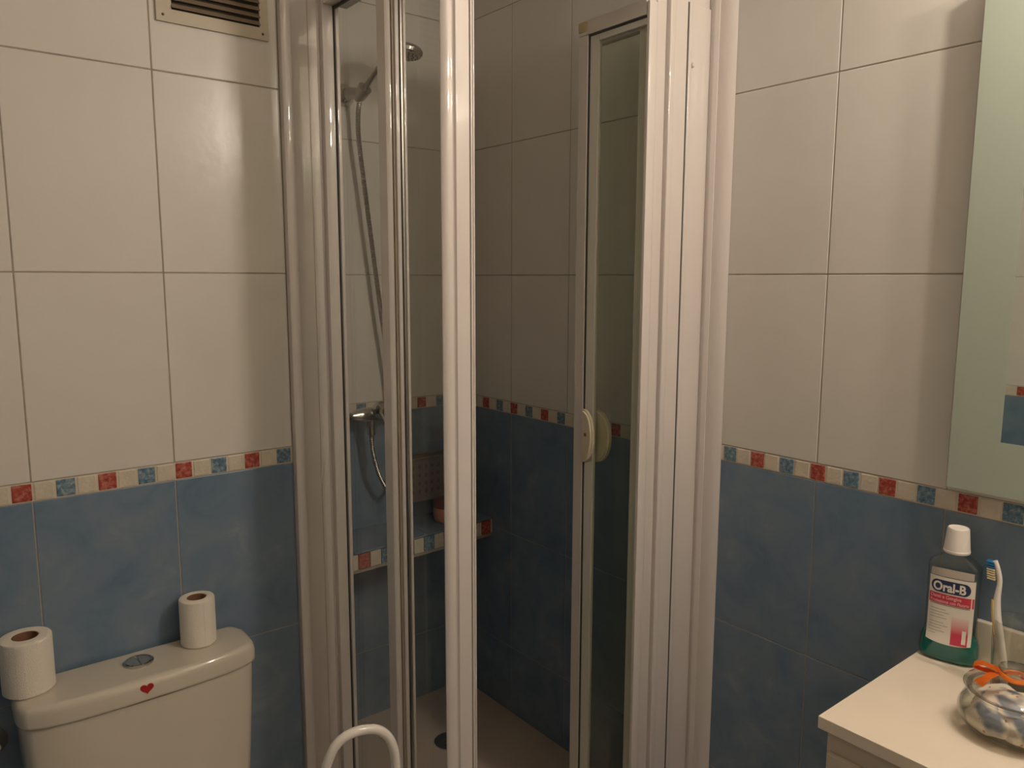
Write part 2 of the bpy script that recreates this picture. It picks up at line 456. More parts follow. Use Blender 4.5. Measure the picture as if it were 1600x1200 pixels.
# ------------------------------------------------------------------ tiled ledge in the shower
ledge = thing('shower_ledge', 'blue tiled wall ledge with a red, blue and cream checkered front edge inside the shower', 'shelf', (1.07, 1.97, .76))
bm = NB(); prism(bm, [(XR + .001, 1.874), (XB - .001, 1.914), (XB - .001, YS - .001), (XR + .001, YS - .001)], .70, .7575)
obj('ledge_core', local(ledge, bm), 'grout', ledge, smooth=False)
def front_y(x): return 1.872 + (x - XR) * (1.912 - 1.872) / (XB - XR)
xs = [XR + .001, .9466, 1.1966, XB - .001]
for a, b in zip(xs, xs[1:]):
    bm = NB(); prism(bm, [(a + .001, front_y(a) - .004), (b - .001, front_y(b) - .004), (b - .001, YS - .001), (a + .001, YS - .001)], .757, .762)
    bmesh.ops.bevel(bm, geom=list(bm.edges), offset=.001, segments=1, affect='EDGES')
    obj('tile', local(ledge, bm), 'blue_tile', ledge)
ph = .976; p_ = .0370
for k in range(-8, 14):
    a, b = max(ph + (k - .5) * p_, XR + .001), min(ph + (k + .5) * p_, XB - .001)
    if b - a < .006: continue
    kk = k % 4
    bm = NB(); prism(bm, [(a + .0015, front_y(a) - .004), (b - .0015, front_y(b) - .004), (b - .0015, front_y(b) + .004), (a + .0015, front_y(a) + .004)], .712, .755)
    obj('border_tile', local(ledge, bm), 'red_square' if kk == 0 else ('blue_square' if kk == 2 else 'cream_square'), ledge, smooth=False)

# ------------------------------------------------------------------ shower enclosure
enc = thing('shower_enclosure', 'white framed corner shower enclosure with clear glass panes and an open folding door', 'shower enclosure', (1.07, 1.1, tz + .02))
Z0, Z1 = tz + .021, 2.15
def ex(name, polys, parent=enc, z0=Z0, z1=Z1, mats='alu', label=None, angle=30):
    bm = NB()
    for q in polys:
        pts, mi = (q[0], q[1]) if isinstance(q, tuple) and isinstance(q[1], int) else (q, 0)
        prism(bm, pts, z0, z1, mi)
    bmesh.ops.translate(bm, verts=bm.verts, vec=-Vector(enc.location))
    return obj(name, bm, mats, parent, angle=angle, label=label)
# wall trim (convex) at the end of the tiled wall
ex('wall_trim', [[(.6725, YA - .0005), (.6725, 1.614)] + arc((.6735, 1.610), (.6935, 1.609), .10, 8) + [(.694, 1.613), (.694, YA - .0005)]])
# wide wall channel beside it
ex('wall_channel', [rpoly([(.6945, YA + .10), (.6945, 1.6175, .001), (.7340, 1.6175), (.7345, 1.6190), (.7355, 1.6190), (.7360, 1.6175), (.7560, 1.6175), (.7570, 1.6150, .001), (.7700, 1.6150), (.7700, YA + .10)], 3)])
st = ex('side_frame', [[(.7616, 1.6145), (.7616, 1.604)] + arc((.7622, 1.6015), (.7850, 1.5995), .04, 8) + [(.7856, 1.603), (.7856, 1.660), (.7705, 1.660), (.7705, 1.6145)],
                       rpoly([(.7914, 1.660), (.7914, 1.598, .0015), (.7995, 1.598, .0015), (.7995, 1.660)], 3)])
ex('gasket', [[(.7856, 1.606), (.7914, 1.606), (.7914, 1.65), (.7856, 1.65)]], st, mats='gasket')
def pane(parent, x0, x1, y0, y1, z0=Z0 + .03, z1=2.11, mat='pane'):
    bm = NB(); box(bm, x0, x1, y0, y1, z0, z1)
    bmesh.ops.translate(bm, verts=bm.verts, vec=-Vector(enc.location))
    return obj('glass_pane', bm, mat, parent, smooth=False)
pane(st, .8000, .8040, 1.372, 1.645)
# top and bottom rails of the side
def bx(name, parent, dims, bev=.002, mats='alu', label=None, mi=0):
    bm = NB(); box(bm, *dims, bev, 2, mi)
    bmesh.ops.translate(bm, verts=bm.verts, vec=-Vector(enc.location))
    return obj(name, bm, mats, parent, label=label)
ex('side_top_rail', [[(.7640, 1.599), (.7700, 1.200), (.8180, 1.200), (.8180, 1.599)]], z0=2.094, z1=Z1 - .012)
ex('side_bottom_rail', [[(.7640, 1.599), (.7700, 1.200), (.8180, 1.200), (.8180, 1.599)]], z0=tz + .0205, z1=tz + .05)
bx('rail_gasket', enc, (.7865, .7905, 1.37, 1.597, 2.088, 2.0935), 0, 'gasket')
# leading stile of the first pane, stile of the second pane
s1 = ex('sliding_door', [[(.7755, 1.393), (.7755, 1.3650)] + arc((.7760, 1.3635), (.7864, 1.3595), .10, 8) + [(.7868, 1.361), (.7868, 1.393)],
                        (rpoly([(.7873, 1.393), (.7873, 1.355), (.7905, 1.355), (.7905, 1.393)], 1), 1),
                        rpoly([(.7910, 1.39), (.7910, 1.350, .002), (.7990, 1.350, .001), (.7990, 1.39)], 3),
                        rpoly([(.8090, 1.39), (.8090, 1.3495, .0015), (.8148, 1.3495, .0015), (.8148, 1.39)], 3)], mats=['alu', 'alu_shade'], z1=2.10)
ex('gasket', [[(.8045, 1.353), (.8090, 1.353), (.8090, 1.38), (.8045, 1.38)]], s1, mats='chrome_dark', z1=2.10)
pane(s1, .8155, .8195, 1.195, 1.385)
# corner post
ex('corner_post', [rpoly([(.7880, 1.173), (.7700, 1.165)] + arc((.7700, 1.1625), (.7855, 1.1560), .14, 8) + [(.7870, 1.1600, .001), (.7935, 1.1600, .003), (.7958, 1.1545, .001), (.8240, 1.1545), (.8242, 1.1585), (.8256, 1.1585), (.8260, 1.1525, .001), (.8300, 1.1525, .001), (.8305, 1.155), (.8313, 1.155), (.8317, 1.153, .001), (.8350, 1.153, .001), (.8350, 1.172)], 5)], angle=28)
# front rails
ex('front_top_rail', [[(.8355, 1.153), (1.4303, 1.1093), (1.4303, 1.150), (.8355, 1.196)]], z0=2.093, z1=Z1 - .012)
ex('front_bottom_rail', [[(.8355, 1.153), (1.425, 1.1095), (1.430, 1.150), (.8355, 1.196)]], z0=tz + .0205, z1=tz + .05)
# jamb next to the wall profile
ex('jamb', [rpoly([(1.3535, 1.140), (1.3535, 1.100, .003), (1.3630, 1.100, .003), (1.3655, 1.1045), (1.4300, 1.1045), (1.4300, 1.109), (1.40, 1.140)], 4)], z1=2.0925)
bm = NB(); lathe(bm, [(0, -.006), (.004, -.005), (.006, -.001), (.006, .003), (0, .003)], 14, (1.366, 1.1015, 1.968), 'y')
bmesh.ops.translate(bm, verts=bm.verts, vec=-Vector(enc.location)); obj('screw_cap', bm, 'alu', enc)
ex('wall_profile', [rpoly([(1.4462, 1.109), (1.4305, 1.109), (1.4260, 1.0935, .003), (1.4305, 1.0830, .002), (1.4318, 1.0830)] + arc((1.4322, 1.0805), (1.4462, 1.0470), .09, 8), 6)])
# second leaf of the folding door: broad stile seen end on
ex('seam_shade', [[(1.3512, 1.1030), (1.3535, 1.1030), (1.3535, 1.1300), (1.3513, 1.1300)]], mats='gasket', z1=2.0925)  # dark strip added inside the open seam, its colour standing for the gap's shade
l2 = ex('folding_door', [rpoly([(1.2935, 1.138), (1.2935, 1.100, .004), (1.3085, 1.100, .003), (1.3105, 1.1050, .002), (1.3505, 1.1020, .003), (1.3512, 1.138)], 5),
                         rpoly([(1.2515, 1.132), (1.2515, 1.118, .002), (1.2650, 1.116, .001), (1.2660, 1.112, .001), (1.2930, 1.112), (1.2930, 1.132)], 3)], z1=2.0925)
bx('door_rail', l2, (1.300, 1.318, 1.139, 1.33, 2.045, 2.075)); bx('door_rail', l2, (1.300, 1.318, 1.139, 1.33, tz + .03, tz + .07))
bx('door_stile', l2, (1.300, 1.318, 1.331, 1.355, tz + .03, 2.075))
pane(l2, 1.307, 1.311, 1.139, 1.331, tz + .07, 2.045)
# first leaf: folded inwards, nearly square to the front
l1 = ex('folding_door', [[(1.2445, 1.140), (1.2440, 1.1080), (1.2276, 1.1060), (1.2276, 1.101)] + arc((1.2280, 1.0995), (1.2496, 1.0985), .05, 8) + [(1.2500, 1.101), (1.2500, 1.140)]], z1=2.069, z0=tz + .03)
bx('door_rail', l1, (1.2276, 1.2438, 1.1085, 1.2790, 2.044, 2.0745), .001); bx('rail_block', l1, (1.2276, 1.2438, 1.2792, 1.3040, 2.044, 2.0515), .001); bx('door_rail', l1, (1.2276, 1.2438, 1.1085, 1.3040, tz + .03, tz + .06), .001)
bx('door_stile', l1, (1.2276, 1.2438, 1.2755, 1.3040, tz + .0605, 2.0435), .001)
bx('end_cap', l1, (1.2268, 1.2445, 1.2795, 1.3060, 2.0518, 2.0735), .002, 'yellowed', 'yellowed plastic corner cap')
bx('gasket', l1, (1.2300, 1.2400, 1.2720, 1.2752, tz + .0605, 2.0435), 0, 'gasket'); bx('gasket', l1, (1.2300, 1.2400, 1.1085, 1.2718, 2.0400, 2.0435), 0, 'gasket')
bx('inner_frame', l1, (1.2320, 1.2430, 1.2460, 1.2718, tz + .0605, 2.0398), .001, 'alu_cool'); bx('inner_frame', l1, (1.2320, 1.2430, 1.1085, 1.2455, 2.0265, 2.0398), .001, 'alu_cool')
pane(l1, 1.2360, 1.2390, 1.1085, 1.2455, tz + .0605, 2.0260, 'pane_dark')
def half_moon(yc, zc, w_, h_, x0, x1, sgn, mats):
    pts = [(yc, zc - h_ / 2)]
    n = 18
    for k in range(n + 1):
        a = -PI / 2 + PI * k / n
        pts.append((yc + sgn * w_ * math.cos(a) ** .8 if abs(math.cos(a)) > 1e-6 else yc, zc + h_ / 2 * math.sin(a)))
    bm = NB(); prism(bm, pts[1:], x0, x1, axis='x')
    bmesh.ops.remove_doubles(bm, verts=bm.verts, dist=.0002)
    es = [e for e in bm.edges if abs(e.verts[0].co.x - e.verts[1].co.x) < 1e-6 and e.verts[0].co.x < x0 + 1e-5]
    bmesh.ops.bevel(bm, geom=es, offset=min(.004, (x1 - x0) * .4), segments=3, affect='EDGES')
    if len(mats) > 1:
        lathe(bm, [(0, -.001), (.004, -.001), (.004, .001), (0, .001)], 10, (x0, yc + sgn * w_ * .45, zc + .005), 'x', 1)
    bmesh.ops.translate(bm, verts=bm.verts, vec=-Vector(enc.location))
    return bm
obj('handle', half_moon(1.270, 1.160, .036, .124, 1.2165, 1.2275, -1, ['ivory', 'rust']), ['ivory', 'rust'], l1, label='ivory half-moon door handle with a rusty screw')
obj('handle', half_moon(1.262, 1.158, .052, .124, 1.2465, 1.2585, -1, ['ivory']), ['ivory'], l1, label='ivory half-moon door handle behind the glass')

# ------------------------------------------------------------------ shower mixer, hose, hand shower
YM = 2.005
mix = thing('shower_mixer', 'chrome lever shower mixer on the shower wall at the border tiles', 'tap', (1.075, YM, 1.125))
def lt(t, bm): bmesh.ops.translate(bm, verts=bm.verts, vec=-Vector(t.location)); return bm
bm = NB()
lathe(bm, [(0, .965), (.0125, .965), (.0155, .968), (.0155, .990), (.0135, .994), (.0135, 1.012), (.019, 1.030), (.0215, 1.045), (.0225, 1.075), (.0225, 1.09), (.021, 1.105), (.0165, 1.125), (.0135, 1.14), (.0155, 1.150), (.0155, 1.178), (.0125, 1.181), (0, 1.181)], 24, (0, YM, 1.123), 'x')
obj('mixer_body', lt(mix, bm), 'chrome', mix)
bm = NB(); lathe(bm, [(0, 0), (.024, 0), (.024, .012), (.021, .026), (.014, .034), (0, .037)], 24, (0, 0, 0))
bmesh.ops.rotate(bm, verts=bm.verts, cent=(0, 0, 0), matrix=Matrix.Rotation(math.radians(42), 3, 'X'))
bmesh.ops.translate(bm, verts=bm.verts, vec=(1.09, YM - .014, 1.130))
obj('cartridge_dome', lt(mix, bm), 'chrome', mix)
bm = NB(); tube(bm, spline([(1.082, YM - .035, 1.135), (1.088, YM - .055, 1.108), (1.094, YM - .07, 1.07), (1.099, YM - .078, 1.040)], 6), [.0055] * 19, 10)
lathe(bm, [(0, -.009), (.006, -.007), (.009, 0), (.006, .007), (0, .009)], 14, (1.100, YM - .079, 1.034))
obj('lever', lt(mix, bm), 'chrome', mix)
bm = NB(); lathe(bm, [(0, 0), (.012, 0), (.012, .028), (.014, .030), (.014, .046), (0, .046)], 18, (1.072, YM, 1.062))
obj('hose_nut', lt(mix, bm), 'chrome_dark', mix)
for x in (.985, 1.155):
    bm = NB(); lathe(bm, [(0, 0), (.012, 0), (.012, .045), (.03, .052), (.03, .062), (0, .062)], 20, (x, YM + .003, 1.123), 'y')
    obj('wall_flange', lt(mix, bm), 'chrome', mix)

hb = thing('shower_holder', 'chrome wall bracket holding up the hand shower', 'bracket', (1.045, 2.03, 2.03))
bm = NB(); lathe(bm, [(0, .0), (.031, 0), (.031, -.006), (.026, -.016), (.017, -.026), (0, -.028)], 24, (1.045, YS - .001, 2.03), 'y')
obj('wall_plate', lt(hb, bm), 'chrome', hb)
bm = NB(); tube(bm, [(1.046, 2.045, 2.03), (1.058, 2.005, 2.028)], [.018, .013], 16)
obj('swivel_arm', lt(hb, bm), 'chrome_dark', hb)
hd = Vector((.10, -.72, .50)).normalized()      # direction of the hand shower's handle
bm = NB()
c0 = Vector((1.060, 1.992, 2.026))
tube(bm, [c0 - hd * .016, c0 + hd * .018], [.0165, .0195], 18)
obj('cone_socket', lt(hb, bm), 'chrome_dark', hb)
tube_pts = [(1.060, 2.008, 2.005), (1.062, 2.022, 1.97), (1.066, 2.028, 1.902), (1.083, 2.03, 1.762), (1.105, 2.03, 1.583), (1.126, 2.03, 1.416), (1.145, 2.03, 1.282), (1.163, 2.028, 1.126), (1.166, 2.02, .967), (1.149, 2.012, .895), (1.125, 2.005, .886), (1.102, 2.002, .917), (1.086, 2.002, .960), (1.074, 2.004, 1.015), (1.072, 2.005, 1.062)]
pts = spline(tube_pts, 10)
# ribbed hose: resample evenly, alternate radius
L = [0]
for a, b in zip(pts, pts[1:]): L.append(L[-1] + (b - a).length)
def at(s):
    for i in range(len(L) - 1):
        if L[i + 1] >= s: return pts[i].lerp(pts[i + 1], (s - L[i]) / max(1e-9, L[i + 1] - L[i]))
    return pts[-1]
n = int(L[-1] / .0026)
hp = [at(L[-1] * k / n) for k in range(n + 1)]
bm = NB(); tube(bm, hp, [(.0074 if k % 2 else .0060) for k in range(n + 1)], 10)
bmesh.ops.translate(bm, verts=bm.verts, vec=(-1.072, -2.005, -1.062))
hose = obj('shower_hose', bm, 'chrome_dark'); hose.location = (1.072, 2.005, 1.062)
tag(hose, 'ribbed metal shower hose hanging in a loop below the mixer', 'hose')
hs = thing('hand_shower', 'round chrome hand shower head raised high behind the glass', 'shower head', tuple(c0))
bm = NB(); ptsh = [c0 - hd * .03, c0, c0 + hd * .05, c0 + hd * .11, c0 + hd * .155]
tube(bm, ptsh, [.008, .0085, .0065, .006, .008], 16)
obj('handle', lt(hs, bm), 'chrome_dark', hs)
hc = Vector((1.112, 1.85, 2.112))
bm = NB(); lathe(bm, [(0, .022), (.018, .020), (.034, .015), (.045, .009), (.049, .002), (.048, -.006), (.043, -.010)], 32)
rot = Matrix.Rotation(math.radians(1), 4, 'X') @ Matrix.Rotation(math.radians(5), 4, 'Y')
bmesh.ops.transform(bm, verts=bm.verts, matrix=Matrix.Translation(hc) @ rot)
obj('head', lt(hs, bm), 'chrome', hs)
bm = NB(); lathe(bm, [(0, -.011), (.043, -.0105), (.043, -.007), (0, -.007)], 32)
bmesh.ops.transform(bm, verts=bm.verts, matrix=Matrix.Translation(hc) @ rot)
fp = obj('spray_face', lt(hs, bm), 'chrome_dark', hs)
bm = NB()
for r_, k_ in ((.012, 6), (.024, 12), (.035, 18)):
    for i in range(k_):
        a = 2 * PI * i / k_; lathe(bm, [(.0018, -.011), (.0012, -.0135), (0, -.0135)], 6, (r_ * math.cos(a), r_ * math.sin(a), 0))
bmesh.ops.transform(bm, verts=bm.verts, matrix=Matrix.Translation(hc) @ rot)
nz = obj('nozzles', lt(hs, bm), 'rubber', fp); nz['kind'] = 'stuff'

# ------------------------------------------------------------------ on the ledge
so = thing('soap_tub', 'small orange round tub with a dark red lid on the tiled shower ledge', 'tub', (1.315, 1.975, .762))
bm = NB(); lathe(bm, [(0, 0), (.034, 0), (.040, .006), (.043, .022), (.043, .040), (.040, .046), (0, .046)], 28); obj('tub_body', bm, 'soap_orange', so)
bm = NB(); lathe(bm, [(0, .046), (.0425, .0465), (.0435, .052), (.041, .066), (.036, .070), (0, .070)], 28); obj('lid', bm, 'soap_red', so)
bk = thing('wall_basket', 'dim brown perforated plastic basket on the shower wall above the orange tub', 'basket', (1.29, 2.04, .83))
bm = NB()
x0, x1, y0, y1, z0, z1 = -.10, .08, -.035, .029, 0, .135
box(bm, x0, x1, y0, y1, z0, z0 + .004); box(bm, x0, x0 + .004, y0, y1, z0 + .004, z1); box(bm, x1 - .004, x1, y0, y1, z0 + .004, z1); box(bm, x0 + .004, x1 - .004, y1 - .004, y1, z0 + .004, z1)
box(bm, x0 + .004, x1 - .004, y0, y0 + .003, z0 + .004, z1)
obj('basket_body', bm, 'basket', bk, smooth=False)
bm = NB(); tube(bm, [(x0, y0, z1), (x1, y0, z1), (x1, y1 - .003, z1), (x0, y1 - .003, z1)], .004, 8, True); obj('rim', bm, 'basket', bk)
bm = NB()
for i in range(7):
    for j in range(4):
        box(bm, x0 + .018 + i * .023, x0 + .027 + i * .023, y0 - .0008, y0, z0 + .025 + j * .026, z0 + .036 + j * .026)
hh = obj('perforations', bm, 'basket_dark', bk, smooth=False); hh['kind'] = 'stuff'

# ------------------------------------------------------------------ ventilation grille
vt = thing('ventilation_grille', 'cream louvred ventilation grille screwed to the upper white tiles', 'vent', (.5435, YA, 2.11))
vx0, vx1, vz0, vz1 = .434, .651, 2.002, 2.219
ox0, ox1, oz0, oz1 = .462, .633, 2.026, 2.195
bm = NB()
for q in [(vx0, ox0, vz0, vz1), (ox1, vx1, vz0, vz1), (ox0, ox1, vz0, oz0), (ox0, ox1, oz1, vz1)]:
    box(bm, q[0], q[1], YA - .006, YA - .0005, q[2], q[3])
bmesh.ops.remove_doubles(bm, verts=bm.verts, dist=1e-5)
obj('grille_frame', lt(vt, bm), 'vent', vt, smooth=False)
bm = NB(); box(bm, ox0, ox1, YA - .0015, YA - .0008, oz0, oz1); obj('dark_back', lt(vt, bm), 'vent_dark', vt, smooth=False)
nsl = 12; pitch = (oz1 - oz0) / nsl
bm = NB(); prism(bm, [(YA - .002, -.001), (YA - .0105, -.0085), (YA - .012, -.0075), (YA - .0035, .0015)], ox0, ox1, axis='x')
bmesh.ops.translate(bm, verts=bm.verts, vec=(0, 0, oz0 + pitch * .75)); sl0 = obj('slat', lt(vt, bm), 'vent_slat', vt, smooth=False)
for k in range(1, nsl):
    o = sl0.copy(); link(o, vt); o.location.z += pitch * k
for x, z in ((vx0 + .012, vz0 + .012), (vx1 - .012, vz0 + .012), (vx0 + .012, vz1 - .012), (vx1 - .012, vz1 - .012)):
    bm = NB(); lathe(bm, [(0, -.0015), (.0022, -.001), (.003, .001), (0, .001)], 10, (x, YA - .0062, z), 'y'); obj('screw', lt(vt, bm), 'seam', vt)

# ------------------------------------------------------------------ toilet
to = thing('toilet', 'cream ceramic toilet cistern with a chrome push button and red heart sticker', 'toilet', (.33, 1.45, 0))
CX = .321
def cist(hw, front, bulge, n=22, back=1.619, rc=.022):
    """outline: straight back, bowed front, rounded ends"""
    pts = []
    for k in range(n + 1):
        t = -1 + 2 * k / n
        x = CX + hw * math.copysign(abs(math.sin(t * PI / 2)) ** .97, t)
        yy = front + bulge * (abs(t) ** 2.3) * .72 + bulge * .55 * max(0, abs(t) - .86) / .14
        pts.append((x, yy))
    pts.append((CX + hw, back - .03)); pts.append((CX + hw - .008, back - .008)); pts.append((CX + hw - .016, back))
    pts.append((CX - hw + .016, back)); pts.append((CX - hw + .008, back - .008)); pts.append((CX - hw, back - .03))
    return pts
def scale_ring(pts, d, z):
    c = Vector((CX, 1.56)); out = []
    for p in pts:
        v = Vector(p) - c; l = v.length; v = v * max(0, (l - d)) / l
        out.append((c.x + v.x, c.y + v.y, z))
    return out
lid = cist(.214, 1.482, .062)
bm = NB(); loft(bm, [scale_ring(lid, .006, .7335), scale_ring(lid, .0015, .7355), scale_ring(lid, 0, .740), scale_ring(lid, 0, .760), scale_ring(lid, .002, .767), scale_ring(lid, .006, .772), scale_ring(lid, .012, .7745), scale_ring(lid, .02, .775)])
obj('cistern_lid', lt(to, bm), 'ceramic', to, angle=50)
bd = cist(.208, 1.489, .058)
bm = NB(); loft(bm, [scale_ring(bd, .04, .385), scale_ring(bd, .02, .40), scale_ring(bd, .012, .50), scale_ring(bd, .003, .65), scale_ring(bd, 0, .72), scale_ring(bd, .0, .7305), scale_ring(bd, .003, .7325)])
obj('cistern_body', lt(to, bm), 'ceramic', to, angle=50)
bm = NB(); loft(bm, [scale_ring(bd, .005, .7325), scale_ring(bd, .005, .7337)]); obj('lid_seam', lt(to, bm), 'seam', to, smooth=False)
bm = NB(); lathe(bm, [(0, 0), (.0275, 0), (.0275, .003), (.0255, .0045), (.0235, .0035), (.0235, .001), (0, .001)], 36, (.318, 1.565, .775)); fbn = obj('flush_button', lt(to, bm), 'chrome', to)
for s in (-1, 1):
    bm = NB(); pts = [(.318 + s * .0012 + s * .021 * math.sin(a), 1.565 + .021 * math.cos(a)) for a in [PI * k / 16 for k in range(17)]]
    prism(bm, pts, .776, .7792); bmesh.ops.bevel(bm, geom=[e for e in bm.edges if e.verts[0].co.z > .779 and e.verts[1].co.z > .779], offset=.001, segments=2, affect='EDGES')
    obj('half_button', lt(to, bm), 'chrome', fbn)
# heart sticker on the lid's front edge
pts = []
for k in range(28):
    a = 2 * PI * k / 28
    hx = 16 * math.sin(a) ** 3; hz = 13 * math.cos(a) - 5 * math.cos(2 * a) - 2 * math.cos(3 * a) - math.cos(4 * a)
    pts.append((.313 + hx * .00074, .7590 + hz * .00066))
bm = NB(); prism(bm, pts, 1.4810, 1.4835, axis='y'); obj('heart_sticker', lt(to, bm), 'heart', to, smooth=False, label='red heart sticker')
# bowl, seat and seat cover below the frame
def oval(cx, cy, a, b, z, n=32): return [(cx + a * math.cos(2 * PI * k / n), cy + b * math.sin(2 * PI * k / n) * (1 if math.sin(2 * PI * k / n) < 0 else .9), z) for k in range(n)]
bm = NB(); loft(bm, [oval(CX, 1.33, .12, .20, .005), oval(CX, 1.33, .11, .19, .06), oval(CX, 1.30, .12, .20, .20), oval(CX, 1.26, .165, .25, .34), oval(CX, 1.25, .18, .265, .395), oval(CX, 1.25, .165, .25, .40)])
box(bm, CX - .17, CX + .17, 1.40, 1.60, .30, .384, .02)
obj('bowl', lt(to, bm), 'ceramic', to, angle=50)
bm = NB(); loft(bm, [oval(CX, 1.24, .18, .255, .401), oval(CX, 1.24, .185, .26, .412), oval(CX, 1.24, .18, .255, .420)]); obj('seat', lt(to, bm), 'ceramic', to, angle=50)
bm = NB(); loft(bm, [oval(CX, 1.24, .18, .255, .421), oval(CX, 1.24, .185, .26, .430), oval(CX, 1.24, .17, .24, .440)]); obj('seat_cover', lt(to, bm), 'ceramic', to, angle=50)

# stop valve beside the cistern
va = thing('stop_valve', 'small chrome stop valve on the wall left of the cistern', 'valve', (.085, 1.60, .68))
bm = NB(); lathe(bm, [(0, -.001), (.024, -.001), (.024, -.006), (.010, -.012), (.010, -.035), (0, -.035)], 18, (.078, YA, .676), 'y'); obj('wall_rose', lt(va, bm), 'chrome', va)
bm = NB(); lathe(bm, [(0, .0), (.009, 0), (.009, .018), (.011, .022), (.011, .034), (.007, .038), (0, .038)], 16, (.078, YA - .030, .670)); obj('valve_knob', lt(va, bm), 'chrome', va)
bm = NB(); tube(bm, spline([(.078, 1.596, .668), (.072, 1.596, .60), (.068, 1.59, .50), (.072, 1.585, .42), (.095, 1.58, .40)], 8), .0055); obj('supply_pipe', lt(va, bm), 'chrome_dark', va)

# ------------------------------------------------------------------ toilet rolls
def roll(label, x, y, r, h, rc, rz=0):
    t = thing('toilet_roll', label, 'toilet roll', (x, y, .7752), rz, 'toilet rolls on the cistern')
    bm = NB(); lathe(bm, [(rc, 0), (r - .003, 0), (r, .003), (r, h - .004), (r - .0015, h - .001), (r - .005, h)] + [(r - .005 - (r - .005 - rc) * k / 6, h + (.0006 if k % 2 else 0)) for k in range(1, 6)] + [(rc, h - .0005), (rc, 0)], 48)
    obj('paper', bm, 'paper', t, angle=40)
    bm = NB(); lathe(bm, [(rc - .0002, .001), (rc - .0002, h - .001), (rc - .0014, h - .001), (rc - .0014, .001), (rc - .0002, .001)], 36); obj('cardboard_core', bm, 'card', t)
    bm = NB(); box(bm, -.0002, .0006, -.0005, .0005, 0, h - .006)
    pts = []
    bm.free(); bm = NB()
    a0 = 4.2
    prof = [((r + .0007) * math.cos(a0 + k * .05), (r + .0007) * math.sin(a0 + k * .05)) for k in range(8)] + [((r - .0003) * math.cos(a0 + k * .05), (r - .0003) * math.sin(a0 + k * .05)) for k in reversed(range(8))]
    prism(bm, prof, .002, h - .005); obj('loose_sheet', bm, 'paper', t)
roll('larger toilet roll standing on the left end of the cistern lid', .138, 1.583, .0422, .102, .0215)
roll('slimmer toilet roll standing on the right end of the cistern lid', .437, 1.580, .0345, .098, .0190, .6)

# ------------------------------------------------------------------ vanity
VZ = .86; VX0 = 1.052; VY1 = .567; VY0 = -.25
va = thing('vanity', 'cream vanity unit with a flat top against the right wall', 'vanity', (1.25, .16, 0))
bm = NB(); box(bm, VX0, XB - .001, VY0, VY1, VZ - .020, VZ, .0015); obj('countertop', lt(va, bm), 'laminate', va)
bm = NB(); box(bm, VX0 + .014, XB - .001, VY0 + .01, VY1 - .010, .12, VZ - .0205); obj('carcass', lt(va, bm), 'cabinet', va, smooth=False)
for k in range(2):
    y0 = VY0 + .012 + k * .397
    bm = NB(); box(bm, VX0 + .003, VX0 + .0135, y0, y0 + .393, .14, VZ - .055, .002); dd = obj('door', lt(va, bm), 'cabinet', va)
    hy = y0 + (.36 if k == 0 else .03)
    bm = NB(); tube(bm, spline([(VX0 + .003, hy, .62), (VX0 - .016, hy, .625), (VX0 - .016, hy, .705), (VX0 + .003, hy, .71)], 4), .004, 8); obj('door_handle', lt(va, bm), 'chrome', dd)
for x in (VX0 + .04, XB - .05):
    for y in (VY0 + .04, VY1 - .05):
        bm = NB(); lathe(bm, [(0, 0), (.018, 0), (.022, .119), (0, .119)], 16, (x, y, .0005)); obj('leg', lt(va, bm), 'chrome', va)
bm = NB(); box(bm, 1.431, XB - .001, VY0, .495, VZ, VZ + .072, .004); obj('upstand', lt(va, bm), 'ceramic', va)
# basin let into the top, nearer the photographer
bm = NB(); lathe(bm, [(.150, .001), (.158, .006), (.150, .010), (.140, .006), (.13, -.0), (.128, .001)], 40, (1.235, .0, VZ), sx=.90); bs = obj('basin_rim', lt(va, bm), 'ceramic', va)
bm = NB(); lathe(bm, [(.135, .004), (.12, .0035), (.06, .0025), (0, .002)], 40, (1.235, .0, VZ), sx=.90); obj('basin_bowl', lt(va, bm), 'ceramic', va)
bm = NB(); lathe(bm, [(0, 0), (.022, 0), (.02, .08), (0, .09)], 20, (1.406, .0, VZ + .0005)); tube(bm, spline([(1.40, 0, VZ + .06), (1.34, 0, VZ + .09), (1.28, 0, VZ + .085), (1.27, 0, VZ + .07)], 5), .010)
tp = obj('basin_tap', bm, 'chrome'); tag(tp, 'chrome tap at the back of the vanity top', 'tap')

# ------------------------------------------------------------------ mouthwash bottle
BA = math.radians(13.2)
bo = thing('mouthwash_bottle', 'clear mouthwash bottle with white cap, label and green liquid on the vanity top', 'bottle', (1.400, .522, VZ + .0005), PI / 2 + BA)
# local x = wide direction, local +y = towards the room/camera
def sup(hw, hd, z, n=48, e=2.6):
    out = []
    for k in range(n):
        a = 2 * PI * k / n; c, s = math.cos(a), math.sin(a)
        out.append((hw * math.copysign(abs(c) ** (2 / e), c), hd * math.copysign(abs(s) ** (2 / e), s), z))
    return out
HD = .026
def wid(z):
    tab = [(0, .040), (.004, .0450), (.012, .0465), (.028, .0455), (.040, .0410), (.050, .0400), (.125, .0405), (.135, .0410), (.142, .0400), (.150, .030), (.156, .0185), (.160, .0155), (.172, .0155)]
    for (a, wa_), (b, wb_) in zip(tab, tab[1:]):
        if a <= z <= b: return wa_ + (wb_ - wa_) * (z - a) / (b - a)
    return tab[-1][1]
def dep(z):
    tab = [(0, .021), (.004, .0255), (.028, .0262), (.040, .0235), (.050, .0228), (.125, .0228), (.140, .0222), (.150, .0190), (.156, .0168), (.160, .0155), (.172, .0155)]
    for (a, wa_), (b, wb_) in zip(tab, tab[1:]):
        if a <= z <= b: return wa_ + (wb_ - wa_) * (z - a) / (b - a)
    return tab[-1][1]
def ee(z): return 2.0 if z > .158 else (2.0 + .7 * min(1, (.158 - z) / .02))
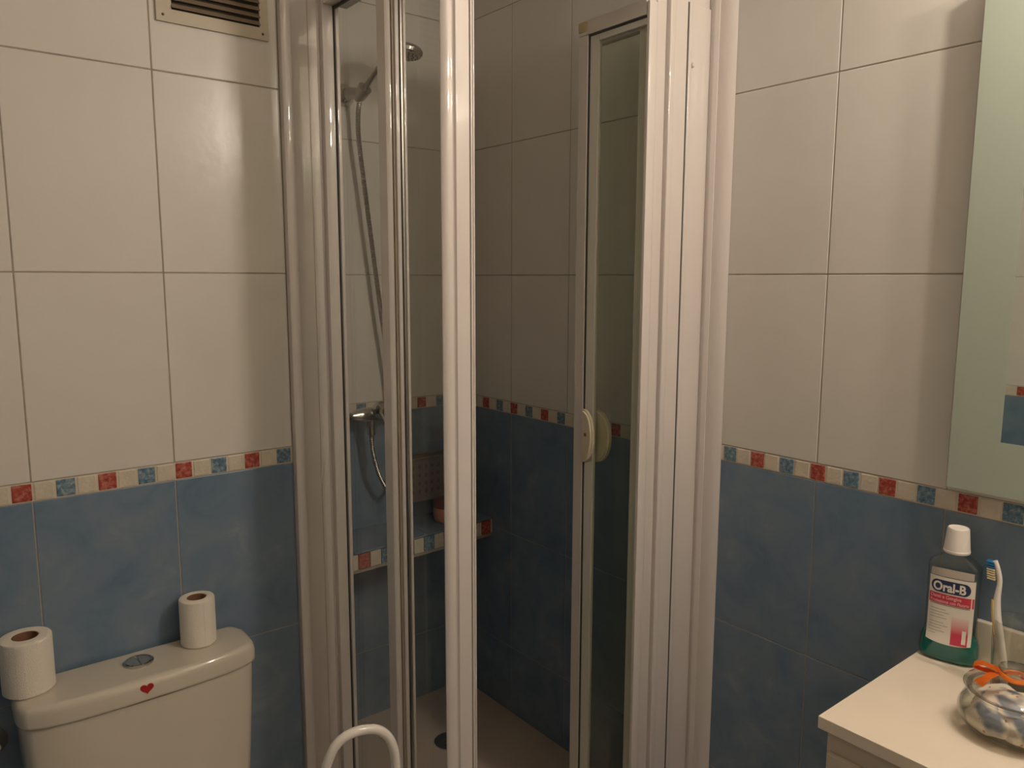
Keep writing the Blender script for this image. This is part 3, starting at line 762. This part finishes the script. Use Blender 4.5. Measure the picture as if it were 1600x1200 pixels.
zs_ = [0, .002, .004, .008, .012, .020, .028, .034, .040, .045, .050, .075, .10, .125, .135, .139, .142, .146, .150, .153, .156, .158, .160, .166, .172]
bm = NB(); loft(bm, [sup(wid(z), dep(z), z, e=ee(z)) for z in zs_]); bb = obj('bottle_body', bm, 'bottle', bo, angle=60)
bm = NB(); loft(bm, [sup(wid(z) - .0015, dep(z) - .0015, z, e=ee(z)) for z in (.002, .004, .008, .012, .020, .028, .034, .036)]); obj('green_liquid', bm, 'liquid', bo, angle=60, label='green liquid')
bm = NB(); lathe(bm, [(0, .1585), (.0200, .1585), (.0208, .160), (.0208, .163), (.0203, .1635), (.0170, .2005), (.0155, .2025), (.0150, .2015), (0, .2015)], 40); cp = obj('cap', bm, 'cap', bo, label='white cap')
# label: a sheet following the front
e_l = 2.7
def fy(x, z, off): return dep(z) * max(0, (1 - (abs(x) / wid(z)) ** e_l)) ** (1 / e_l) + off
def sheet(x0, x1, z0f, z1f, off, mat, name, parent, nx=20, nz=14, label=None):
    """z0f/z1f: functions of x for the lower and upper edge"""
    bm = NB(); g = []
    for i in range(nx + 1):
        x = x0 + (x1 - x0) * i / nx; col = []
        for j in range(nz + 1):
            z = z0f(x) + (z1f(x) - z0f(x)) * j / nz
            col.append((x, fy(x, z, off), z))
        g.append(col)
    vf = [[bm.verts.new(p) for p in c] for c in g]; vb = [[bm.verts.new((p[0], p[1] - .0003, p[2])) for p in c] for c in g]
    for i in range(nx):
        for j in range(nz):
            bm.faces.new([vf[i][j], vf[i + 1][j], vf[i + 1][j + 1], vf[i][j + 1]]); bm.faces.new([vb[i][j], vb[i][j + 1], vb[i + 1][j + 1], vb[i + 1][j]])
    return obj(name, bm, mat, parent, angle=60, label=label)
# seen from the room the reader's left is local +x ... mirrored, so u = -x runs left to right
c_ = lambda v: (lambda x: v)
LX = .0345
lab = sheet(-LX, LX, lambda x: .0275 + .003 * (x / LX) ** 2, lambda x: .1245, .0006, 'label', 'label', bo)
sheet(-LX + .003, LX - .001, c_(.1255), lambda x: .1370 - .002 * (x / LX) ** 4, .0003, plain('film', (.50, .44, .38), .5), 'neck_film', bo, nz=4)
# pill
def shape(pts, off, mat, name, z0=0, th=.0003):
    """flat print: polygon given in (u, z), laid on the label"""
    bm = NB(); vs = [bm.verts.new((p[0], 0, p[1])) for p in pts]; f = bm.faces.new(vs)
    bmesh.ops.triangulate(bm, faces=[f])
    for _ in range(3): bmesh.ops.subdivide_edges(bm, edges=[e for e in bm.edges if e.calc_length() > .004], cuts=1, use_grid_fill=False); bmesh.ops.triangulate(bm, faces=bm.faces)
    for v in bm.verts: v.co = Vector((-v.co.x, fy(v.co.x, v.co.z, off), v.co.z))
    return obj(name, bm, mat, lab, angle=60)
def pill(u0, u1, z0, z1, n=10):
    r = (z1 - z0) / 2; zc = (z0 + z1) / 2; out = []
    for k in range(n + 1):
        a = -PI / 2 + PI * k / n; out.append((u1 - r + r * math.cos(a), zc + r * math.sin(a)))
    for k in range(n + 1):
        a = PI / 2 + PI * k / n; out.append((u0 + r + r * math.cos(a), zc + r * math.sin(a)))
    return out
shape(pill(-.0315, .0285, .1020, .1200), .0010, 'ink_blue', 'logo_plate')
def text(body, size, u, z, mat, off, bold=.0, sx=1, font_shear=0):
    cu = bpy.data.curves.new('txt', 'FONT'); cu.body = body; cu.size = size; cu.offset = bold; cu.shear = font_shear; cu.resolution_u = 3
    to_ = bpy.data.objects.new('txt', cu); COL.objects.link(to_)
    dg = bpy.context.evaluated_depsgraph_get(); me = bpy.data.meshes.new_from_object(to_.evaluated_get(dg))
    bpy.data.objects.remove(to_)
    bm = NB(); bm.from_mesh(me); bpy.data.meshes.remove(me)
    for v in bm.verts:
        uu = u + v.co.x * sx; zz = z + v.co.y; v.co = Vector((-uu, fy(uu, zz, off), zz))
    return obj('lettering', bm, mat, lab, smooth=False)
text('Oral-B', .0182, -.0285, .1047, 'cap', .0014, .0006, 1.0)
shape([(-.0335, .0855), (.0340, .0855), (.0340, .1000), (-.0335, .1000)], .0010, 'ink_red', 'red_band')
text('Denti e Gengive', .0072, -.0315, .0937, 'ink_pink', .0014, .0001)
text('Protezione con Fluoro', .0064, -.0315, .0872, 'ink_pink', .0014, .0001)
shape([(-.0320, .0835), (.0290, .0835), (.0290, .0850), (-.0320, .0850)], .0010, 'ink_grey', 'grey_rule')
for i in range(9):
    z = .0765 - i * .0042 - (.003 if i > 3 else 0); e = [-.006, -.001, -.009, -.004, -.008, -.002, -.011, -.006, -.020][i]
    shape([(-.0305, z), (e, z), (e, z + .0008), (-.0305, z + .0008)], .0009, 'ink_grey', 'fine_print')
shape([(.004, .0295), (.0290, .0300), (.0290, .0700), (.004, .0700)], .0010, grad_mat(.045, .070), 'pink_panel')
shape([(.0205, .0330), (.0265, .0330), (.0265, .0520), (.0205, .0520)], .0013, 'label', 'white_box')

KB = 1.22
for ch in bo.children:
    if ch.name.startswith('cap'): ch.location.z = .1585 * (KB - 1)
    else: ch.scale.z = KB

# ------------------------------------------------------------------ tumbler and toothbrush
tu = thing('tumbler', 'clear glass tumbler with a red print behind the lidded jar', 'glass', (1.362, .408, VZ + .0005))
bm = NB(); lathe(bm, [(0, 0), (.030, 0), (.032, .002), (.0365, .118), (.0368, .120), (.0350, .120), (.0345, .118), (.0300, .010), (0, .009)], 40); obj('glass_wall', bm, 'tumbler', tu, angle=50)
bm = NB()
for k in range(14):
    a = math.radians(150 + k * 5); rr = .0352
pr_ = [((.0347 + .0006) * math.cos(a), (.0347 + .0006) * math.sin(a)) for a in [math.radians(196 + 4 * k) for k in range(14)]]
bm.free(); bm = NB()
import itertools
vs1 = []
for j in range(9):
    z = .030 + j * .0036; hw = 7 * math.sin(PI * (j + .6) / 9.2) ; row = []
    for k in range(13):
        a = math.radians(228 + (k - 6) / 6 * hw * 2.6); r = .0325 + .0045 * z / .12 + .0006
        row.append(bm.verts.new((r * math.cos(a), r * math.sin(a), z)))
    vs1.append(row)
for a, b in zip(vs1, vs1[1:]):
    for k in range(12): bm.faces.new([a[k], a[k + 1], b[k + 1], b[k]])
obj('red_print', bm, 'pink', tu, label='red oval print')

tb = thing('toothbrush', 'white toothbrush with yellow grip and blue-tipped bristles standing in the tumbler', 'toothbrush', (1.352, .418, VZ + .012))
pth = spline([(1.352, .418, .874), (1.347, .421, .912), (1.344, .427, .950), (1.343, .434, .985), (1.344, .436, 1.015), (1.345, .435, 1.042), (1.345, .4395, 1.062), (1.345, .4445, 1.074)], 6)
rs = []
for q in pth:
    z = q.z; rs.append(.0058 if z < .95 else (.0062 if z < .99 else (.0062 - (z - .99) * .05 if z < 1.04 else .0038)))
bm = NB(); tube(bm, pth, rs, 12); obj('handle', lt(tb, bm), 'brush_white', tb, label='white handle')
bm = NB(); tube(bm, [q + Vector((-.002, .0042, 0)) for q in pth if .955 < q.z < 1.012], [.0030, .0038, .0042] + [.0044] * 20, 8) if False else tube(bm, [q + Vector((-.002, .0040, 0)) for q in pth if .955 < q.z < 1.012], .0036, 8)
obj('grip', lt(tb, bm), 'brush_yellow', tb, label='yellow grip strip')
def tufts(z0, z1, col, name, lab_):
    bm = NB()
    n = max(2, int((z1 - z0) / .0032))
    for i in range(n):
        for j in range(3):
            z = z0 + (z1 - z0) * (i + .5) / n; x = 1.341 + j * .0035
            yb = .4405 + (z - 1.045) * .12
            tube(bm, [(x, yb, z), (x, yb + .0115, z + .0005)], [.0014, .0016], 6)
    o = obj(name, lt(tb, bm), col, tb, label=lab_); o['kind'] = 'stuff'
tufts(1.042, 1.061, 'brush_cream', 'bristles', 'cream bristles')
tufts(1.061, 1.073, 'brush_blue', 'bristles', 'blue bristles')

# ------------------------------------------------------------------ lidded glass jar
ja_ = thing('glass_jar', 'squat lidded glass jar tied with an orange ribbon on the vanity top corner', 'jar', (1.232, .366, VZ + .0005))
ja_.scale = (1.09, 1.09, .93)
bm = NB(); lathe(bm, [(0, .002), (.03, .001), (.042, 0), (.050, .002), (.060, .012), (.0655, .024), (.0655, .034), (.061, .046), (.054, .054), (.0525, .060), (.0565, .064), (.0565, .067), (.0505, .067), (.0500, .058), (.058, .046), (.0630, .034), (.0630, .024), (.058, .013), (.049, .005), (0, .005)], 56); obj('jar_body', bm, 'jar_glass', ja_, angle=60)
bm = NB(); lathe(bm, [(.0500, .0675), (.0590, .0685), (.0605, .071), (.0590, .0735), (.048, .081), (.032, .0875), (.016, .090), (.0115, .093), (.0120, .096), (.019, .101), (.0215, .105), (.0200, .108), (.012, .1095), (0, .110)], 56); ldd = obj('jar_lid', bm, 'jar_glass', ja_, angle=60)
# ribbon round the knob with a bow
bm = NB(); lathe(bm, [(.0125, .0895), (.0175, .0900), (.0185, .0925), (.0165, .0955), (.0128, .0955), (.0125, .0895)], 32); rb = obj('ribbon', bm, 'ribbon', ja_, label='orange ribbon')
def strip(pts, wv, name):
    bm = NB(); P = spline(pts, 6); n = len(P); rows = []
    for i, q in enumerate(P):
        s = wv[min(len(wv) - 1, int(i / max(1, n - 1) * (len(wv) - 1) + .5))]
        rows.append([bm.verts.new(q + s * t) for t in (-1, -.5, 0, .5, 1)])
    for a, b in zip(rows, rows[1:]):
        for k in range(4): bm.faces.new([a[k], a[k + 1], b[k + 1], b[k]])
    bmesh.ops.solidify(bm, geom=list(bm.faces), thickness=.0006)
    return obj(name, bm, 'ribbon', rb)
d = Vector((-.25, .97, 0)).normalized(); sd = Vector((-.97, -.25, 0))
o0 = d * .016 + Vector((0, 0, .093))
strip([o0, o0 + d * .010 + Vector((0, 0, .006)), o0 + d * .024 + Vector((0, 0, .009)), o0 + d * .034 + Vector((0, 0, .003)), o0 + d * .022 + Vector((0, 0, -.001)), o0], [sd * .002, sd * .007, sd * .009, sd * .007, sd * .002], 'bow_loop')
strip([o0, o0 + d * .008 + sd * .010 + Vector((0, 0, .002)), o0 + d * .018 + sd * .022 + Vector((0, 0, -.004)), o0 + d * .024 + sd * .032 + Vector((0, 0, -.010))], [(sd + d).normalized() * .002, (d - sd).normalized() * .006, (d - sd).normalized() * .008], 'bow_tail')
strip([o0, o0 + d * .012 - sd * .010 + Vector((0, 0, .003)), o0 + d * .026 - sd * .020 + Vector((0, 0, -.002))], [d * .002, (d + sd).normalized() * .006, (d + sd).normalized() * .007], 'bow_tail')
# soft things inside: five crumpled wads, each its own object
wads = [((-.028, .016, .026), (.034, .030, .022), 'cream wad with brown dots at the left inside the jar'), ((-.022, -.030, .024), (.034, .028, .021), 'cream and grey wad at the front inside the jar'),
        ((.022, .026, .026), (.034, .032, .022), 'cream wad at the back inside the jar'), ((.028, -.022, .024), (.034, .030, .021), 'grey patterned wad at the right inside the jar'), ((-.002, .0, .042), (.038, .036, .013), 'cream wad lying on top inside the jar')]
for i, (c, s, lb) in enumerate(wads):
    bm = NB(); bmesh.ops.create_icosphere(bm, subdivisions=4, radius=1)
    rng = random.Random(i + 3); ph_ = [rng.uniform(0, 6) for _ in range(6)]
    for v in bm.verts:
        q = v.co.copy(); k = 1 + .07 * math.sin(5 * q.x + ph_[0] + 3 * q.y) + .06 * math.sin(7 * q.y + ph_[1] + 4 * q.z) + .05 * math.sin(9 * q.z + ph_[2] + 5 * q.x) + .03 * math.sin(17 * q.x + 13 * q.y + ph_[3])
        v.co = Vector((q.x * s[0], q.y * s[1], q.z * s[2])) * k * 1.12
        px_, py_, pz_ = v.co.x + c[0], v.co.y + c[1], max(.0075, v.co.z + c[2])      # keep inside the jar
        lim = (.0625 - 22 * (pz_ - .027) ** 2) * 1.06 if pz_ < .045 else max(.030, .056 - (pz_ - .045) * .8)
        rr_ = math.hypot(px_, py_)
        if rr_ > lim: px_, py_ = px_ * lim / rr_, py_ * lim / rr_
        v.co = Vector((px_ - c[0], py_ - c[1], min(pz_, .060) - c[2]))
    o = obj('cotton_wad', bm, 'fabric')
    o.location = Vector(ja_.location) + Vector(c); rng.uniform(0, 3)
    tag(o, lb, 'cotton', 'cotton wads in the jar')

# ------------------------------------------------------------------ mirror with frosted border
mr = thing('mirror', 'wall mirror with a broad frosted greenish border on the right wall', 'mirror', (1.430, .23, 1.60))
my0, my1, mz0, mz1 = -.10, .552, 1.162, 2.00
bw, bh = .078, .091
bm = NB()
for q in [(my1 - bw, my1, mz0, mz1), (my0, my0 + bw, mz0, mz1), (my0 + bw, my1 - bw, mz0, mz0 + bh), (my0 + bw, my1 - bw, mz1 - bh, mz1)]:
    box(bm, 1.4120, XB - .0005, q[0], q[1], q[2], q[3])
obj('frosted_border', lt(mr, bm), 'frost', mr, smooth=False)
bm = NB(); box(bm, 1.4122, XB - .0005, my0 + bw, my1 - bw, mz0 + bh, mz1 - bh); obj('mirror_glass', lt(mr, bm), 'mirror', mr, smooth=False)

# ------------------------------------------------------------------ lamp over the mirror (two bulbs)
la = thing('mirror_lamp', 'two-bulb cream wall lamp above the mirror', 'lamp', (XB, .0, 2.14))
bm = NB(); box(bm, XB - .022, XB - .001, -.15, .22, 2.12, 2.16, .004); obj('wall_bar', lt(la, bm), 'cabinet', la)
for (x, y, z) in ((1.225, .15, 2.165), (1.265, -.07, 2.11)):
    bm = NB(); tube(bm, spline([(XB - .02, y, 2.14), (1.30, y, 2.165), (x + .045, y, z)], 5), .006); obj('arm', lt(la, bm), 'cabinet', la)
    bm = NB(); lathe(bm, [(0, .048), (.016, .048), (.018, .03), (.016, .022), (0, .022)], 18, (x, y, z), 'x'); obj('socket', lt(la, bm), 'cabinet', la)
    bm = NB(); bmesh.ops.create_uvsphere(bm, u_segments=24, v_segments=12, radius=.026); bmesh.ops.translate(bm, verts=bm.verts, vec=(x, y, z)); obj('bulb', lt(la, bm), 'bulb', la, label='glowing bulb')

# ------------------------------------------------------------------ white tubular hoop stand
hs_ = thing('hoop_stand', 'white tubular metal hoop of a floor stand in front of the left shower panel', 'stand', (.515, 1.02, 0))
bm = NB()
arc = [(.462, 1.03, .0), (.450, 1.03, .30), (.446, 1.03, .60), (.450, 1.03, .720), (.458, 1.028, .764), (.473, 1.026, .795), (.494, 1.023, .8085), (.520, 1.02, .8090), (.545, 1.017, .800), (.562, 1.014, .780), (.5695, 1.012, .752), (.571, 1.011, .715), (.573, 1.01, .60), (.570, 1.01, .30), (.560, 1.01, .0)]
pts = spline([(a, b, c + .012) for a, b, c in arc], 7); tube(bm, pts, .0078, 14)
obj('hoop', lt(hs_, bm), 'enamel', hs_)
bm = NB(); tube(bm, [(.511 + .085 * math.cos(2 * PI * k / 40), 1.02 + .085 * math.sin(2 * PI * k / 40), .0115) for k in range(40)], .0078, 10, True); obj('base_ring', lt(hs_, bm), 'enamel', hs_)
bm = NB(); tube(bm, [(.448, 1.03, .30), (.570, 1.01, .30)], .006, 10); obj('crossbar', lt(hs_, bm), 'enamel', hs_)
